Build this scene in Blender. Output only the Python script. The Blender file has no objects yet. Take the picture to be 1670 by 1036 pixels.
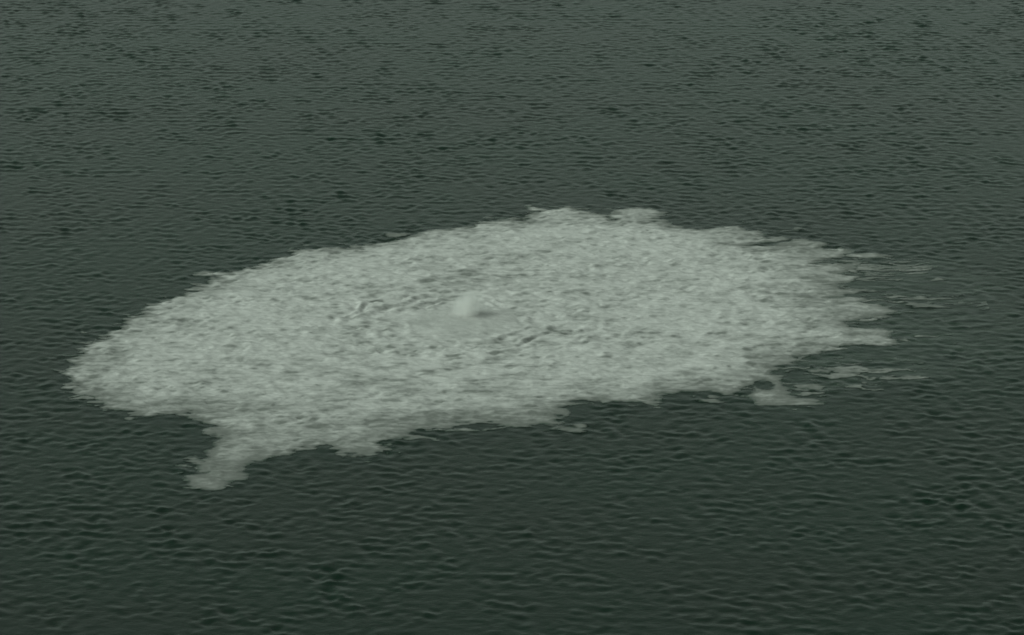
import bpy, math
import numpy as np

# ---------------------------------------------------------------- camera, sky, sun, exposure
SC = bpy.context.scene
COL = SC.collection
CAM_H, PITCH, HFOV = 308.0, math.radians(17.0), math.radians(18.0)
PW, PH = 1670.0, 1036.0

cam_data = bpy.data.cameras.new('camera')
cam_data.sensor_width = 36.0
cam_data.lens = 18.0 / math.tan(HFOV / 2)
cam_data.clip_start = 1.0
cam_data.clip_end = 150000.0
cam_data.dof.use_dof = True            # the stabilised aircraft camera is a touch soft
cam_data.dof.focus_distance = 150.0
cam_data.dof.aperture_fstop = 2.3
cam = bpy.data.objects.new('camera', cam_data)
COL.objects.link(cam)
cam.location = (0, 0, CAM_H)
cam.rotation_euler = (math.pi / 2 - PITCH, 0, 0)
SC.camera = cam

SUN_EL, SUN_AZ = math.radians(42), math.radians(-112)      # azimuth from +Y towards +X

world = bpy.data.worlds.new('World')
SC.world = world
world.use_nodes = True
wn = world.node_tree
wn.nodes.clear()
sky = wn.nodes.new('ShaderNodeTexSky')
sky.sky_type = 'NISHITA'
sky.sun_disc = False
sky.sun_elevation = SUN_EL
sky.sun_rotation = SUN_AZ
sky.dust_density = 1.7
sky.air_density = 1.0
bw = wn.nodes.new('ShaderNodeRGBToBW')
mixc = wn.nodes.new('ShaderNodeMix'); mixc.data_type = 'RGBA'; mixc.blend_type = 'MULTIPLY'
mixc.inputs['Factor'].default_value = 1.0
mixc.inputs[7].default_value = (0.815, 1.0, 0.88, 1)       # overcast sky through the sensor's green-grey
bg = wn.nodes.new('ShaderNodeBackground'); bg.inputs['Strength'].default_value = 0.10
wo = wn.nodes.new('ShaderNodeOutputWorld')
wn.links.new(sky.outputs[0], bw.inputs[0])
wn.links.new(bw.outputs[0], mixc.inputs[6])
wn.links.new(mixc.outputs[2], bg.inputs[0])
wn.links.new(bg.outputs[0], wo.inputs[0])

sun_data = bpy.data.lights.new('sun', 'SUN')
sun_data.energy = 1.25
sun_data.angle = math.radians(26)
sun_data.color = (0.87, 1.0, 0.885)
sun = bpy.data.objects.new('sun', sun_data)
COL.objects.link(sun)
sun.rotation_euler = (math.pi / 2 - SUN_EL, 0, math.pi - SUN_AZ)
sun.location = (-300, 900, 400)

SC.view_settings.view_transform = 'Standard'
SC.view_settings.look = 'None'
SC.view_settings.gamma = 1.0
SC.view_settings.use_curve_mapping = False
SC.view_settings.exposure = 0.12
SC.render.engine = 'CYCLES'
SC.cycles.max_bounces = 24
SC.cycles.volume_bounces = 20

# ---------------------------------------------------------------- places on the sea
FPX = (PW / 2) / math.tan(HFOV / 2)
CP, SP = math.cos(PITCH), math.sin(PITCH)

def sea_point(px, py):
    """where the sight line of a place seen in the photograph meets mean sea level"""
    u = (np.asarray(px, float) - PW / 2) / FPX
    v = (PH / 2 - np.asarray(py, float)) / FPX
    dy, dz = CP + v * SP, -SP + v * CP
    t = -CAM_H / dz
    return u * t, dy * t

def photo_point(x, y):
    """the inverse, only used to say which stretch of foam belongs to which part"""
    d = y * CP + CAM_H * SP
    return PW / 2 + FPX * x / d, PH / 2 - FPX * (y * SP - CAM_H * CP) / d

# ---------------------------------------------------------------- numpy helpers
rng = np.random.default_rng(11)
LAT = rng.random((512, 512)).astype(np.float32)

def vnoise(x, y):
    xi = np.floor(x).astype(np.int64); yi = np.floor(y).astype(np.int64)
    fx = (x - xi); fy = (y - yi)
    fx = fx * fx * fx * (fx * (fx * 6 - 15) + 10); fy = fy * fy * fy * (fy * (fy * 6 - 15) + 10)
    a = LAT[xi & 511, yi & 511]; b = LAT[(xi + 1) & 511, yi & 511]
    c = LAT[xi & 511, (yi + 1) & 511]; d = LAT[(xi + 1) & 511, (yi + 1) & 511]
    return (a + (b - a) * fx) * (1 - fy) + (c + (d - c) * fx) * fy

def fbm(x, y, octv=4, seed=0.0):
    """-1..1"""
    s = 0; amp = 1.0; tot = 0; c, sn = 0.8, 0.6
    x = x + seed * 17.31; y = y + seed * 9.77
    for _ in range(octv):
        s = s + amp * (vnoise(x, y) * 2 - 1); tot += amp
        x, y = (x * c - y * sn) * 2.03 + 31.7, (x * sn + y * c) * 2.03 + 11.3
        amp *= 0.55
    return s / tot * 1.6

def sstep(a, b, x):
    t = np.clip((x - a) / (b - a), 0, 1)
    return t * t * (3 - 2 * t)

def signed_dist(x, y, poly):
    """distance to a closed outline, positive inside"""
    P = np.asarray(poly, np.float32)
    d2 = np.full(x.shape, 1e12, np.float32); ins = np.zeros(x.shape, bool)
    for i in range(len(P)):
        ax, ay = P[i]; bx, by = P[(i + 1) % len(P)]
        ex, ey = bx - ax, by - ay
        wx, wy = x - ax, y - ay
        t = np.clip((wx * ex + wy * ey) / (ex * ex + ey * ey + 1e-9), 0, 1)
        d2 = np.minimum(d2, (wx - ex * t) ** 2 + (wy - ey * t) ** 2)
        if ay != by:
            cond = ((ay > y) != (by > y)) & (x < ex * (y - ay) / ey + ax)
            ins ^= cond
    return np.where(ins, 1, -1) * np.sqrt(d2)

# ---------------------------------------------------------------- the waves
BX, BY = (float(v) for v in sea_point(758, 528))            # where the gas comes up
NW = 96
w_len = np.exp(rng.uniform(math.log(1.8), math.log(9.0), NW))
w_dir = math.radians(96) + rng.normal(0, 0.95, NW)
w_ph = rng.uniform(0, 2 * math.pi, NW)
w_slope = 0.106 * math.sqrt(2 / NW) * np.clip(w_len / 3.4, 0.6, 1.0) * np.clip(7.0 / w_len, 0.6, 1.0) * rng.uniform(0.5, 1.4, NW)

def waves(x, y, stepx, stepy):
    """trochoidal sea; stepx/stepy (grid spacing) fade out what the grid cannot hold"""
    dx = np.zeros_like(x); dy = np.zeros_like(x); dz = np.zeros_like(x)
    gust = (1.0 + 0.25 * fbm(x / 70, y / 95, 3, 3.0)) * np.clip(0.86 + 0.85 * fbm(x / 9.5, y / 8.0, 3, 6.0), 0.25, 2.1)
    r = np.hypot(x - BX, y - BY)
    calm = 1.0 - 0.72 * (1 - sstep(13, 30, r))
    for L, th, ph, s in zip(w_len, w_dir, w_ph, w_slope):
        k = 2 * math.pi / L
        kx, ky = k * math.cos(th), k * math.sin(th)
        fade = np.clip((0.95 - np.maximum(stepx * abs(kx), stepy * abs(ky)) / math.pi) / 0.35, 0, 1)
        a = s / k * fade
        p = kx * x + ky * y + ph
        sp = np.sin(p)
        dz += a * (np.cos(p) - 0.26 * math.sin(th) * np.sin(2 * p))      # wind-driven: steep fronts, long backs
        dx -= 0.3 * a * sp * math.cos(th); dy -= 0.3 * a * sp * math.sin(th)
    g = gust * calm
    return dx * g, dy * g, dz * g

def boil_shape(x, y):
    """low dome over the rising gas and the rings that run out from it"""
    r = np.hypot(x - BX, y - BY)
    wob = r + 3.2 * fbm(x / 9, y / 9, 2, 7.0)
    dome = 0.9 * np.exp(-(r / 13.0) ** 2)
    ring = 0.21 * (1 + 1.1 * fbm(x / 12, y / 12, 2, 8.0)) * np.sin(wob * 2 * math.pi / 6.2) * sstep(13, 21, r) * (1 - sstep(32, 54, r))
    return dome + ring

# ---------------------------------------------------------------- mesh helpers
def grid_mesh(name, X, Y, Z, keep=None, attrs=None, smooth=True):
    """a sheet over a structured grid, quads only where keep is set"""
    ny, nx = X.shape
    idx = np.arange(nx * ny, dtype=np.int32).reshape(ny, nx)
    q = np.stack([idx[:-1, :-1], idx[:-1, 1:], idx[1:, 1:], idx[1:, :-1]], -1).reshape(-1, 4)
    if keep is not None:
        q = q[keep.reshape(-1)]
    used = np.unique(q)
    remap = np.full(nx * ny, -1, np.int32); remap[used] = np.arange(len(used), dtype=np.int32)
    q = remap[q]
    co = np.stack([X, Y, Z], -1).reshape(-1, 3)[used].astype(np.float32)
    me = bpy.data.meshes.new(name)
    me.vertices.add(len(co)); me.vertices.foreach_set('co', co.ravel())
    me.loops.add(q.size); me.loops.foreach_set('vertex_index', q.ravel())
    me.polygons.add(len(q))
    me.polygons.foreach_set('loop_start', np.arange(0, q.size, 4, dtype=np.int32))
    me.polygons.foreach_set('use_smooth', np.ones(len(q), bool))
    me.update(calc_edges=True)
    for an, av in (attrs or {}).items():
        at = me.attributes.new(an, 'FLOAT', 'POINT')
        at.data.foreach_set('value', av.reshape(-1)[used].astype(np.float32))
    return me, used

def grid_normals(X, Y, Z):
    ux, uy, uz = np.gradient(X, axis=1), np.gradient(Y, axis=1), np.gradient(Z, axis=1)
    vx, vy, vz = np.gradient(X, axis=0), np.gradient(Y, axis=0), np.gradient(Z, axis=0)
    n = np.stack([uy * vz - uz * vy, uz * vx - ux * vz, ux * vy - uy * vx], -1)
    n /= np.linalg.norm(n, axis=-1, keepdims=True)
    return n.reshape(-1, 3)

def link(name, me, mat, parent=None, loc=None):
    o = bpy.data.objects.new(name, me)
    COL.objects.link(o)
    if me is not None and mat is not None:
        me.materials.append(mat)
    if loc is not None: o.location = loc
    if parent is not None: o.parent = parent
    return o

def tag(o, label, cat, group=None):
    o['label'] = label; o['category'] = cat
    if group: o['group'] = group

# ---------------------------------------------------------------- materials
WATER_DEEP = (0.0035, 0.0175, 0.010, 1)
WATER_MILKY = (0.075, 0.098, 0.080, 1)
FOAM_THICK = (0.60, 0.59, 0.58, 1)
FOAM_THIN = (0.185, 0.192, 0.180, 1)

def nd(t, kind, **kw):
    n = t.nodes.new(kind)
    for k, v in kw.items(): setattr(n, k, v)
    return n

def noise(t, vec, scale, detail=3.0, rough=0.55, dist=0.0):
    n = nd(t, 'ShaderNodeTexNoise')
    n.inputs['Scale'].default_value = scale; n.inputs['Detail'].default_value = detail
    n.inputs['Roughness'].default_value = rough; n.inputs['Distortion'].default_value = dist
    t.links.new(vec, n.inputs['Vector'])
    return n.outputs['Fac']

def maprange(t, val, a, b, c=0.0, d=1.0):
    n = nd(t, 'ShaderNodeMapRange', interpolation_type='SMOOTHSTEP')
    for i, v in enumerate((a, b, c, d)): n.inputs[i + 1].default_value = v
    t.links.new(val, n.inputs[0])
    return n.outputs[0]

def math_(t, op, a, b=None):
    n = nd(t, 'ShaderNodeMath', operation=op)
    for i, v in enumerate((a, b)):
        if v is None: continue
        if isinstance(v, (int, float)): n.inputs[i].default_value = v
        else: t.links.new(v, n.inputs[i])
    return n.outputs[0]

def mixcol(t, f, a, b):
    n = nd(t, 'ShaderNodeMix', data_type='RGBA')
    if isinstance(f, (int, float)): n.inputs['Factor'].default_value = f
    else: t.links.new(f, n.inputs['Factor'])
    for i, v in ((6, a), (7, b)):
        if isinstance(v, tuple): n.inputs[i].default_value = v
        else: t.links.new(v, n.inputs[i])
    return n.outputs[2]

def scaled_pos(t, sx, sy):
    g = nd(t, 'ShaderNodeNewGeometry')
    m = nd(t, 'ShaderNodeMapping'); m.inputs['Scale'].default_value = (sx, sy, 0.6)
    m.inputs['Rotation'].default_value = (0, 0, math.radians(7))
    t.links.new(g.outputs['Position'], m.inputs['Vector'])
    return m.outputs['Vector']

def attr(t, name):
    return nd(t, 'ShaderNodeAttribute', attribute_name=name).outputs['Fac']

def water_bsdf(t, milky):
    pos = scaled_pos(t, 0.75, 1.0)
    big = noise(t, pos, 0.012, 3)
    deep = mixcol(t, maprange(t, big, 0.35, 0.65), WATER_DEEP, (0.006, 0.0165, 0.0105, 1))
    streak = noise(t, scaled_pos(t, 0.16, 1.0), 0.33, 4, 0.6)
    m = math_(t, 'MULTIPLY', milky, maprange(t, streak, 0.40, 0.64, 0.05, 1.6))
    colr = mixcol(t, m, deep, WATER_MILKY)
    b = nd(t, 'ShaderNodeBsdfPrincipled')
    t.links.new(colr, b.inputs['Base Color'])
    b.inputs['Roughness'].default_value = 0.25
    b.inputs['IOR'].default_value = 1.333
    h1 = noise(t, pos, 0.55, 3, 0.6, 0.4); h2 = noise(t, pos, 1.7, 2, 0.5)
    hh = math_(t, 'ADD', math_(t, 'MULTIPLY', h1, 0.55), math_(t, 'MULTIPLY', h2, 0.16))
    bu = nd(t, 'ShaderNodeBump'); bu.inputs['Strength'].default_value = 0.2
    bu.inputs['Distance'].default_value = 1.0
    t.links.new(hh, bu.inputs['Height']); t.links.new(bu.outputs[0], b.inputs['Normal'])
    return b.outputs[0]

def water_material():
    m = bpy.data.materials.new('sea_water'); m.use_nodes = True
    t = m.node_tree; t.nodes.clear()
    out = nd(t, 'ShaderNodeOutputMaterial')
    t.links.new(water_bsdf(t, attr(t, 'milky')), out.inputs['Surface'])
    return m

def foam_material():
    m = bpy.data.materials.new('sea_foam'); m.use_nodes = True
    t = m.node_tree; t.nodes.clear()
    out = nd(t, 'ShaderNodeOutputMaterial')
    cov = attr(t, 'coverage')
    pos = scaled_pos(t, 0.62, 1.0)
    fine = noise(t, pos, 0.42, 5, 0.62, 0.5)
    mid = noise(t, scaled_pos(t, 0.24, 1.0), 0.42, 4, 0.6, 0.5)
    # how much bubble stands on the water here: field laid by the current plus its fine break-up
    rough = math_(t, 'SUBTRACT', 1.0, math_(t, 'MULTIPLY', attr(t, 'calm'), 0.7))
    brk = math_(t, 'ADD', math_(t, 'MULTIPLY', math_(t, 'SUBTRACT', fine, 0.5), 0.62),
                math_(t, 'MULTIPLY', math_(t, 'SUBTRACT', mid, 0.5), 0.50))
    th = math_(t, 'ADD', cov, math_(t, 'MULTIPLY', brk, rough))
    thick = maprange(t, th, 0.46, 1.14)
    colr = mixcol(t, thick, FOAM_THIN, FOAM_THICK)
    b = nd(t, 'ShaderNodeBsdfPrincipled')
    t.links.new(colr, b.inputs['Base Color'])
    b.inputs['Roughness'].default_value = 0.85
    b.inputs['Specular IOR Level'].default_value = 0.2
    hb = math_(t, 'ADD', math_(t, 'MULTIPLY', fine, 0.8), math_(t, 'MULTIPLY', noise(t, pos, 1.6, 2), 0.22))
    bu = nd(t, 'ShaderNodeBump'); bu.inputs['Strength'].default_value = 0.5
    bu.inputs['Distance'].default_value = 1.0
    t.links.new(hb, bu.inputs['Height']); t.links.new(bu.outputs[0], b.inputs['Normal'])
    mil = nd(t, 'ShaderNodeValue'); mil.outputs[0].default_value = 0.55
    w = water_bsdf(t, mil.outputs[0])
    mx = nd(t, 'ShaderNodeMixShader')
    t.links.new(maprange(t, th, 0.06, 0.42), mx.inputs[0])
    t.links.new(w, mx.inputs[1]); t.links.new(b.outputs[0], mx.inputs[2])
    t.links.new(mx.outputs[0], out.inputs['Surface'])
    return m

def spray_material():
    m = bpy.data.materials.new('gas_spray'); m.use_nodes = True
    t = m.node_tree; t.nodes.clear()
    out = nd(t, 'ShaderNodeOutputMaterial')
    tc = nd(t, 'ShaderNodeTexCoord')
    v = nd(t, 'ShaderNodeVolumePrincipled')
    v.inputs['Color'].default_value = (0.968, 0.962, 0.955, 1)
    v.inputs['Anisotropy'].default_value = 0.2
    # denser at the root and in the core, thinning outwards
    sep = nd(t, 'ShaderNodeSeparateXYZ'); t.links.new(tc.outputs['Object'], sep.inputs[0])
    zc = sep.outputs['Z']
    axis = math_(t, 'MULTIPLY', zc, 0.26)
    xx = math_(t, 'SUBTRACT', sep.outputs['X'], axis)
    rr = math_(t, 'SQRT', math_(t, 'ADD', math_(t, 'MULTIPLY', xx, xx), math_(t, 'MULTIPLY', sep.outputs['Y'], sep.outputs['Y'])))
    core = maprange(t, rr, 0.0, 5.9, 1.0, 0.0)
    up = maprange(t, zc, 2.5, 9.3, 1.0, 0.0)
    n1 = noise(t, tc.outputs['Object'], 0.38, 4, 0.6, 0.6)
    dn = math_(t, 'MULTIPLY', math_(t, 'MULTIPLY', core, up), maprange(t, n1, 0.34, 0.62, 0.12, 1.0))
    t.links.new(math_(t, 'MULTIPLY', dn, 0.95), v.inputs['Density'])
    t.links.new(v.outputs[0], out.inputs['Volume'])
    return m

M_WATER, M_FOAM, M_SPRAY = water_material(), foam_material(), spray_material()

# ---------------------------------------------------------------- the sea: one sheet to the horizon
def stretched(lo, hi, step, far_lo, far_hi, grow=1.16):
    mid = np.arange(lo, hi + step * 0.5, step)
    a, b, s = [], [], step
    v = mid[0]
    while v > far_lo:
        s *= grow; v -= s; a.append(v)
    s = step; v = mid[-1]
    while v < far_hi:
        s *= grow; v += s; b.append(v)
    return np.concatenate([np.array(a[::-1]), mid, np.array(b)])

xs = stretched(-255, 255, 0.72, -90000, 90000)
ys = stretched(728, 1550, 0.84, -60000, 95000)
X, Y = np.meshgrid(xs, ys)
SX, SY = np.meshgrid(np.gradient(xs), np.gradient(ys))
dx, dy, dz = waves(X, Y, SX, SY)
Z = dz + boil_shape(X, Y) * (np.hypot(X - BX, Y - BY) < 120)

# water milky with fine bubbles drifts away down-current from the patch
slick = np.column_stack(sea_point([1180, 1240, 1300, 1420, 1560, 1700, 1740, 1700, 1530, 1440, 1345, 1297, 1235],
                                  [560, 470, 425, 405, 425, 470, 540, 604, 632, 648, 661, 667, 664]))
halo_box = (np.abs(X) < 300) & (Y > 690) & (Y < 1580)
milky = np.zeros_like(X)
xb, yb = X[halo_box], Y[halo_box]
sd = signed_dist(xb, yb, slick)
gu, gv = photo_point(xb, yb)
fade_r = 1.0 - 0.6 * sstep(1520, 1720, gu)
milky[halo_box] = sstep(-4, 16, sd + 12 * fbm(xb / 34, yb / 8, 4, 5.0)) * 0.34 * fade_r
me, _ = grid_mesh('sea', X + dx, Y + dy, Z, attrs={'milky': milky})
sea = link('sea', me, M_WATER)
sea['kind'] = 'structure'

# ---------------------------------------------------------------- the foam patch
OUT = [(112,600),(125,578),(150,562),(180,545),(200,528),(225,515),(255,497),(290,482),(312,477),(330,465),(350,455),
 (326,446),(345,443),(365,444),(395,442),(420,433),(455,424),(482,415),(484,408),(500,404),(530,405),(560,404),(590,404),
 (615,398),(650,394),(668,385),(700,377),(735,374),(760,370),(790,360),(832,361),(874,349),(861,337),(879,341),(898,343),
 (928,337),(948,344),(972,350),(997,357),(1014,350),(1009,344),(1041,341),(1075,347),(1068,357),(1095,368),(1144,374),
 (1164,371),(1206,367),(1216,377),(1236,374),(1243,388),(1268,388),(1272,391),(1243,394),(1208,400),(1238,405),(1277,401),
 (1297,395),(1319,394),(1339,396),(1327,401),(1344,409),(1364,409),(1349,413),(1369,416),(1337,421),(1312,430),(1336,436),
 (1356,433),(1388,433),(1356,446),(1391,450),(1381,457),(1337,460),(1322,468),(1381,474),(1366,479),(1337,485),(1341,490),
 (1391,491),(1425,500),(1437,503),(1432,513),(1391,516),(1366,524),(1366,532),(1391,539),(1435,544),(1430,554),(1440,559),
 (1403,557),(1368,561),(1341,572),(1322,577),(1287,577),(1292,588),(1258,601),(1258,609),(1280,614),(1274,622),(1288,634),
 (1292,646),(1317,653),(1341,659),(1297,664),(1238,663),(1223,648),(1226,628),(1208,638),(1186,643),(1145,638),(1109,641),
 (1075,646),(1075,658),(1032,658),(987,656),(956,655),(925,661),(913,667),(937,672),(904,681),(910,693),(873,693),(821,695),
 (803,689),(751,692),(742,702),(717,703),(671,705),(700,711),(662,719),(626,723),(633,732),(615,737),(597,743),(572,744),
 (550,743),(538,734),(538,727),(492,731),(446,744),(400,754),(385,768),(391,779),(366,786),(351,796),(324,793),(311,779),
 (336,777),(336,759),(324,754),(348,750),(351,737),(366,716),(351,704),(333,699),(348,695),(317,684),(302,673),(280,672),
 (250,682),(215,678),(180,665),(150,652),(125,640),(112,622)]
opx = np.array(OUT, float)
outline = np.column_stack(sea_point(opx[:, 0], opx[:, 1]))

def foam_sheet(x0, x1, y0, y1, step, poly, seed, edge=3.2, dens=1.0, main=False):
    gx = np.arange(x0, x1, step); gy = np.arange(y0, y1, step * 1.2)
    X, Y = np.meshgrid(gx, gy)
    u, v = photo_point(X, Y)
    # eddies fray the edge; to the right the drift draws it out into threads
    thread = sstep(980, 1330, u) if main else np.ones_like(X) * 0.8
    fray = (1 - thread) * (fbm(X / 6.5, Y / 6.5, 4, seed) * 2.2 + fbm(X / 6.0, Y / 1.7, 3, seed + 14) * 2.3) + thread * fbm(X / 22, Y / 3.0, 4, seed + 1) * 3.2
    wx = X + 1.3 * fbm(X / 5, Y / 5, 3, seed + 2); wy = Y + 2.2 * fbm(X / 7, Y / 5, 3, seed + 3)
    if main:      # the narrow tail and hook keep their shape
        slim = np.maximum(sstep(700, 735, v) * sstep(460, 420, u), sstep(1190, 1220, u) * sstep(596, 610, v))
        fray = fray * (1 - np.where(u > 800, 0.35, 0.7) * slim); wx = X + (wx - X) * (1 - 0.6 * slim); wy = Y + (wy - Y) * (1 - 0.6 * slim)
    else:
        slim = 0.0
    sd = signed_dist(wx, wy, poly) + fray * (1.0 if main else 0.7) + 1.5 * slim * (u < 800)
    if main:
        sd = sd + 0.7 * (1 - slim * (u > 800))
        ex, ey = sea_point(1245, 628)                          # dark water caught inside the hook
        sd = np.minimum(sd, (np.hypot((X - ex) / 3.0, (Y - ey) / 4.6) - 1) * 4 + 0.5 * fbm(X / 3, Y / 3, 2, 51.0))
        sd = sd + 2.3 * sstep(1120, 1330, u) * (1 - slim)
        edge = edge - 0.8 * sstep(1120, 1330, u)
    cov = sstep(-edge * 0.45, edge, sd) * dens
    S = np.full_like(X, step)
    dx, dy, dz = waves(X, Y, S, S * 1.2)
    smooth = np.zeros_like(X); turb = np.zeros_like(X)
    if main:
        # thinner towards the rim, thinner over the boil, long patches of thick and thin foam
        rim = 0.78 + 0.22 * sstep(0, 24, sd)
        r = np.hypot(X - BX, (Y - BY))
        smooth = 1 - sstep(9, 29, r + 3.0 * fbm(X / 8, Y / 8, 3, 9.0))
        boil = 1 - 0.12 * smooth
        ang = np.arctan2(Y - BY, X - BX)
        swirl = fbm(r / 5.2, ang * 7.5, 4, 12.0) * sstep(15, 24, r) * (1 - sstep(50, 100, r))
        lump = fbm(X / 16, Y / 14, 4, seed + 5)
        dash = fbm(X / 5.5, Y / 4.2, 4, seed + 6)
        south = (1 - 0.17 * sstep(570, 680, v)) * (1 - 0.09 * sstep(1080, 1340, u))
        turb = 0.26 * (1.25 + fbm(X / 6.6, Y / 4.0, 3, seed + 10) * (1 - 0.75 * smooth)) * cov
        face = np.gradient(dz + turb + boil_shape(X, Y), step * 1.2, axis=0)          # shade on wave faces towards the camera, painted in as thinner foam
        face_shade = np.clip(face - 0.07, 0, 0.17)
        cov *= rim * boil * south + (0.11 * lump + 0.09 * dash) * (1 - 0.6 * smooth) + 0.19 * swirl - 1.5 * face_shade
    cov = np.clip(cov, 0, 1)
    frothy = fbm(X / 2.6, Y / 2.6, 3, seed + 8)
    taper = sstep(-1, 11, sd) if main else 1.0              # the raft of bubbles thins to nothing at its rim
    Z = dz + turb * taper + (boil_shape(X, Y) if main else 0) + 0.04 + (0.06 + 0.24 * taper) * cov * (0.8 + 0.45 * frothy)
    return X, Y, X + dx, Y + dy, Z, cov, smooth

mgx, mgy = 8, 10
x0, y0 = outline.min(0) - (mgx, mgy); x1, y1 = outline.max(0) + (mgx + 28, mgy)
GX, GY, FX, FY, FZ, cov, smooth = foam_sheet(x0, x1, y0, y1, 0.5, outline, 1.0, main=True)
cq = (cov[:-1, :-1] + cov[1:, :-1] + cov[:-1, 1:] + cov[1:, 1:]) / 4
keep = cq > 0.10
qu, qv = photo_point((GX[:-1, :-1] + GX[1:, 1:]) / 2, (GY[:-1, :-1] + GY[1:, 1:]) / 2)
qr = np.hypot((GX[:-1, :-1] + GX[1:, 1:]) / 2 - BX, (GY[:-1, :-1] + GY[1:, 1:]) / 2 - BY)
part = np.zeros(keep.shape, int)
names = {0: 'foam_field'}
labels = {}
def region(i, name, mask, label=None):
    part[mask & (part == 0)] = i; names[i] = name
    if label: labels[i] = label
region(1, 'boil', qr < 22, 'smoother grey disc of rising water at the heart of the foam')
region(2, 'foam_tail', (qu < 420 - (qv - 735) * 0.4) & (qv > 733), 'bent tail of foam hanging from the near left side')
region(3, 'foam_lobe', (qu > 528) & (qu < 650) & (qv > 724), 'blunt lobe of foam on the near edge')
region(4, 'foam_hook', (qu > 1214) & (qv > 603), 'hook of foam curling round dark water at the near right')
region(5, 'foam_finger', (qu > 1300) & (qv <= 428))
region(6, 'foam_finger', (qu > 1310) & (qv > 428) & (qv <= 466))
region(7, 'foam_finger', (qu > 1322) & (qv > 466) & (qv <= 484))
region(8, 'foam_finger', (qu > 1345) & (qv > 484) & (qv <= 527))
region(9, 'foam_finger', (qu > 1345) & (qv > 527) & (qv <= 575))
region(10, 'foam_crest', (qu > 990) & (qu < 1085) & (qv < 358))
region(11, 'foam_crest', (qu > 855) & (qu < 985) & (qv < 350))

patch = bpy.data.objects.new('foam_patch', None)
COL.objects.link(patch)
patch.location = (BX, BY, 0)
patch.empty_display_size = 10
tag(patch, 'huge pale grey-green patch of bubbling foam spread across the dark sea', 'foam')
bpy.context.view_layer.update()
Nn = grid_normals(FX, FY, FZ)
for i, nm in names.items():
    k = keep & (part == i)
    if not k.any(): continue
    me, used = grid_mesh(nm, FX - BX, FY - BY, FZ, keep=k, attrs={'coverage': cov, 'calm': smooth})
    me.normals_split_custom_set_from_vertices(Nn[used].tolist())
    o = link(nm, me, M_FOAM, patch)
    if i in labels: o['label'] = labels[i]

# lacy threads and flecks too many to count: round the rim and down-current to the right
sd_o = signed_dist(GX, GY, outline)
fu, fv = photo_point(GX, GY)
rim_band = np.exp(-np.abs(np.minimum(sd_o, 0)) / 4.5)
drift = np.clip(signed_dist(GX, GY, slick) / 10, 0, 1) * (1 - 0.75 * sstep(1420, 1600, fu))
fl = fbm(GX / 11 + 0.35 * fbm(GX / 9, GY / 9, 2, 44.0), GY / 1.9 + 0.9 * fbm(GX / 8, GY / 8, 2, 45.0), 4, 41.0) + 0.45 * fbm(GX / 30, GY / 12, 2, 43.0)
fcov = np.clip((fl - (0.92 - 0.50 * np.maximum(rim_band * 0.8, drift))) * 1.5, 0, 0.62) * np.clip(np.maximum(sstep(0.12, 0.5, rim_band), drift * 1.5), 0, 1)
fq = (fcov[:-1, :-1] + fcov[1:, :-1] + fcov[:-1, 1:] + fcov[1:, 1:]) / 4
fkeep = (fq > 0.07) & ~keep
dx3, dy3, dz3 = waves(GX, GY, np.full_like(GX, 0.5), np.full_like(GX, 0.6))
me, used = grid_mesh('foam_flecks', FX, FY, dz3 + boil_shape(GX, GY) + 0.06 + 0.1 * fcov, keep=fkeep,
                     attrs={'coverage': fcov, 'calm': smooth})
flecks = link('foam_flecks', me, M_FOAM)
flecks['kind'] = 'stuff'
flecks['label'] = 'thin pale threads and flecks of foam drifting off the rim of the patch'
flecks['category'] = 'foam'

# ---------------------------------------------------------------- loose scraps of foam round the patch
# (place in the photograph, length and breadth in metres, turn, density, label)
SCRAPS = [
 ((1412, 416), 9.5, 3.6, 0, 0.95, 'short bright foam scrap off the top finger, right of the foam patch'),
 ((1421, 455), 8.0, 2.6, 0, 0.80, 'thin pale foam streak level with the second finger on the right'),
 ((1408, 474), 10.0, 2.6, 0, 0.70, 'faint foam thread just beyond the shortest finger'),
 ((1452, 510), 9.0, 2.0, 8, 0.85, 'narrow foam sliver trailing from the longest finger tip'),
 ((1510, 499), 12.0, 2.4, 2, 0.62, 'long faint foam thread farthest out to the right of the patch'),
 ((1462, 437), 15.0, 2.4, 0, 0.50, 'faint long foam thread below the bright scrap on the right'),
 ((1306, 583), 3.6, 3.0, 0, 0.80, 'small foam blob in the dark bay on the right'),
 ((1320, 605), 9.0, 2.2, 0, 0.62, 'dim foam thread lying across the dark bay on the right'),
 ((1322, 631), 6.5, 3.0, 0, 0.85, 'bright little foam dash beside the hook of foam'),
 ((1412, 604), 8.5, 2.2, 2, 0.60, 'faint foam dash in the slick, right of the dark bay'),
 ((1164, 652), 5.0, 4.0, 0, 0.62, 'pale foam scrap just below the near edge, left of the hook'),
 ((1385, 433), 9.0, 5.0, 0, 0.66, 'dull foam smudge between the top two fingers'),
 ((650, 382), 5.5, 3.0, 0, 0.60, 'small foam scrap off the far edge, left of centre'),
 ((1290, 375), 6.0, 2.6, 0, 0.55, 'faint foam scrap off the far right shoulder of the patch'),
 ((143, 541), 4.2, 3.4, 0, 0.80, 'small foam scrap off the far left end of the patch'),
 ((318, 754), 5.0, 4.0, 0, 0.60, 'small foam scrap left of the bent tail'),
 ((930, 701), 8.0, 3.0, 4, 0.50, 'dim foam thread just off the near edge, right of centre'),
]
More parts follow.
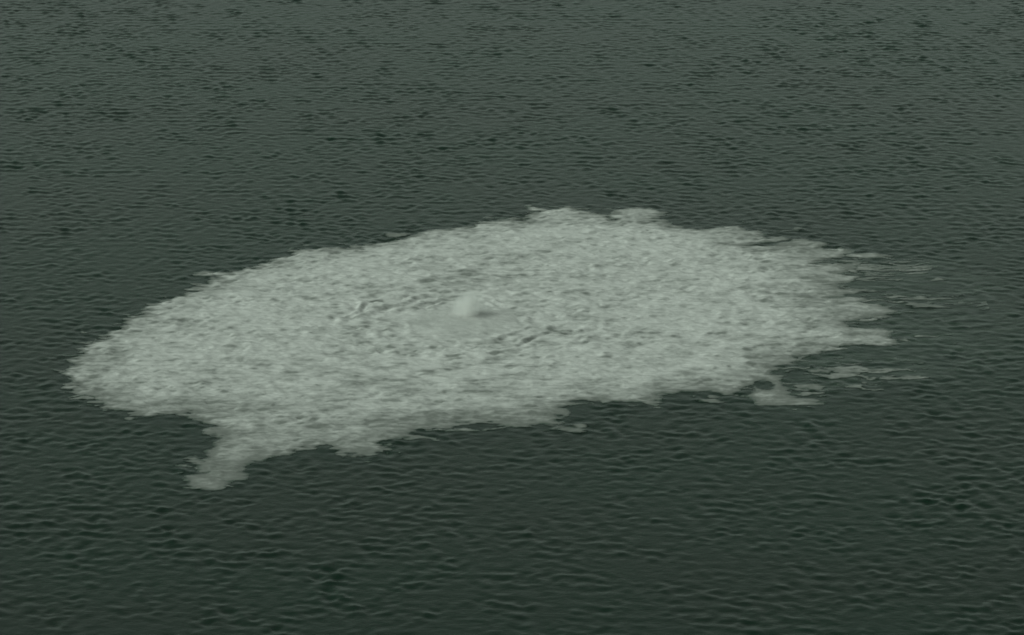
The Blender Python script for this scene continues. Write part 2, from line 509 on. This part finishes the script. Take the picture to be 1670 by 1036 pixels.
for n, ((px, py), ln, br, rot, dens, lab) in enumerate(SCRAPS):
    cx, cy = (float(v) for v in sea_point(px, py))
    a = np.linspace(0, 2 * math.pi, 20, endpoint=False)
    wob = 1 + 0.22 * np.sin(2 * a + n) + 0.16 * np.sin(3 * a + 2.3 * n) + 0.1 * np.sin(5 * a + 1.1 * n)
    ex, ey = np.cos(a) * ln * 0.65 * wob, np.sin(a) * br / 2 * 1.5 * wob
    c, s = math.cos(math.radians(rot)), math.sin(math.radians(rot))
    poly = np.column_stack([cx + ex * c - ey * s, cy + ex * s + ey * c])
    a_, b_ = poly.min(0) - (3, 4), poly.max(0) + (3, 4)
    SXg, SYg, X2, Y2, Z2, c2, s2 = foam_sheet(a_[0], b_[0], a_[1], b_[1], 0.4, poly, 20.0 + n, edge=2.4, dens=dens * 0.75)
    kq = (c2[:-1, :-1] + c2[1:, :-1] + c2[:-1, 1:] + c2[1:, 1:]) / 4 > 0.08
    if not kq.any(): continue
    me, _ = grid_mesh('foam_scrap', X2 - cx, Y2 - cy, Z2 + 0.03, keep=kq, attrs={'coverage': c2, 'calm': s2})
    o = link('foam_scrap', me, M_FOAM, loc=(cx, cy, 0))
    tag(o, lab, 'foam', 'loose scraps of foam round the patch')

# ---------------------------------------------------------------- the puff of gas and spray over the boil
def spray_plume():
    px, py = (float(v) for v in sea_point(757, 520))
    nz, na = 22, 40
    zz = np.linspace(-0.4, 9.6, nz); aa = np.linspace(0, 2 * math.pi, na, endpoint=False)
    vs = []
    for i, z in enumerate(zz):
        f = (z + 0.4) / 10.0
        rad = 6.2 * math.sqrt(max(1e-4, 1 - max(0, (f - 0.35) / 0.65) ** 2.2))
        for t in aa:
            w = 1 + 0.16 * float(fbm(np.array(math.cos(t) * 1.7 + 5), np.array(math.sin(t) * 1.7 + z * 0.35), 3, 4.0))
            vs.append((math.cos(t) * rad * w + z * 0.26, math.sin(t) * rad * w * 0.85, z))
    fs = []
    for i in range(nz - 1):
        for j in range(na):
            k = (j + 1) % na
            fs.append((i * na + j, i * na + k, (i + 1) * na + k, (i + 1) * na + j))
    fs.append(tuple(range(na))[::-1]); fs.append(tuple((nz - 1) * na + j for j in range(na)))
    me = bpy.data.meshes.new('spray_plume')
    me.from_pydata(vs, [], fs); me.update()
    o = link('spray_plume', me, M_SPRAY, loc=(px, py, 0.9))
    tag(o, 'soft pale puff of gas and spray rising from the middle of the foam', 'spray')
spray_plume()
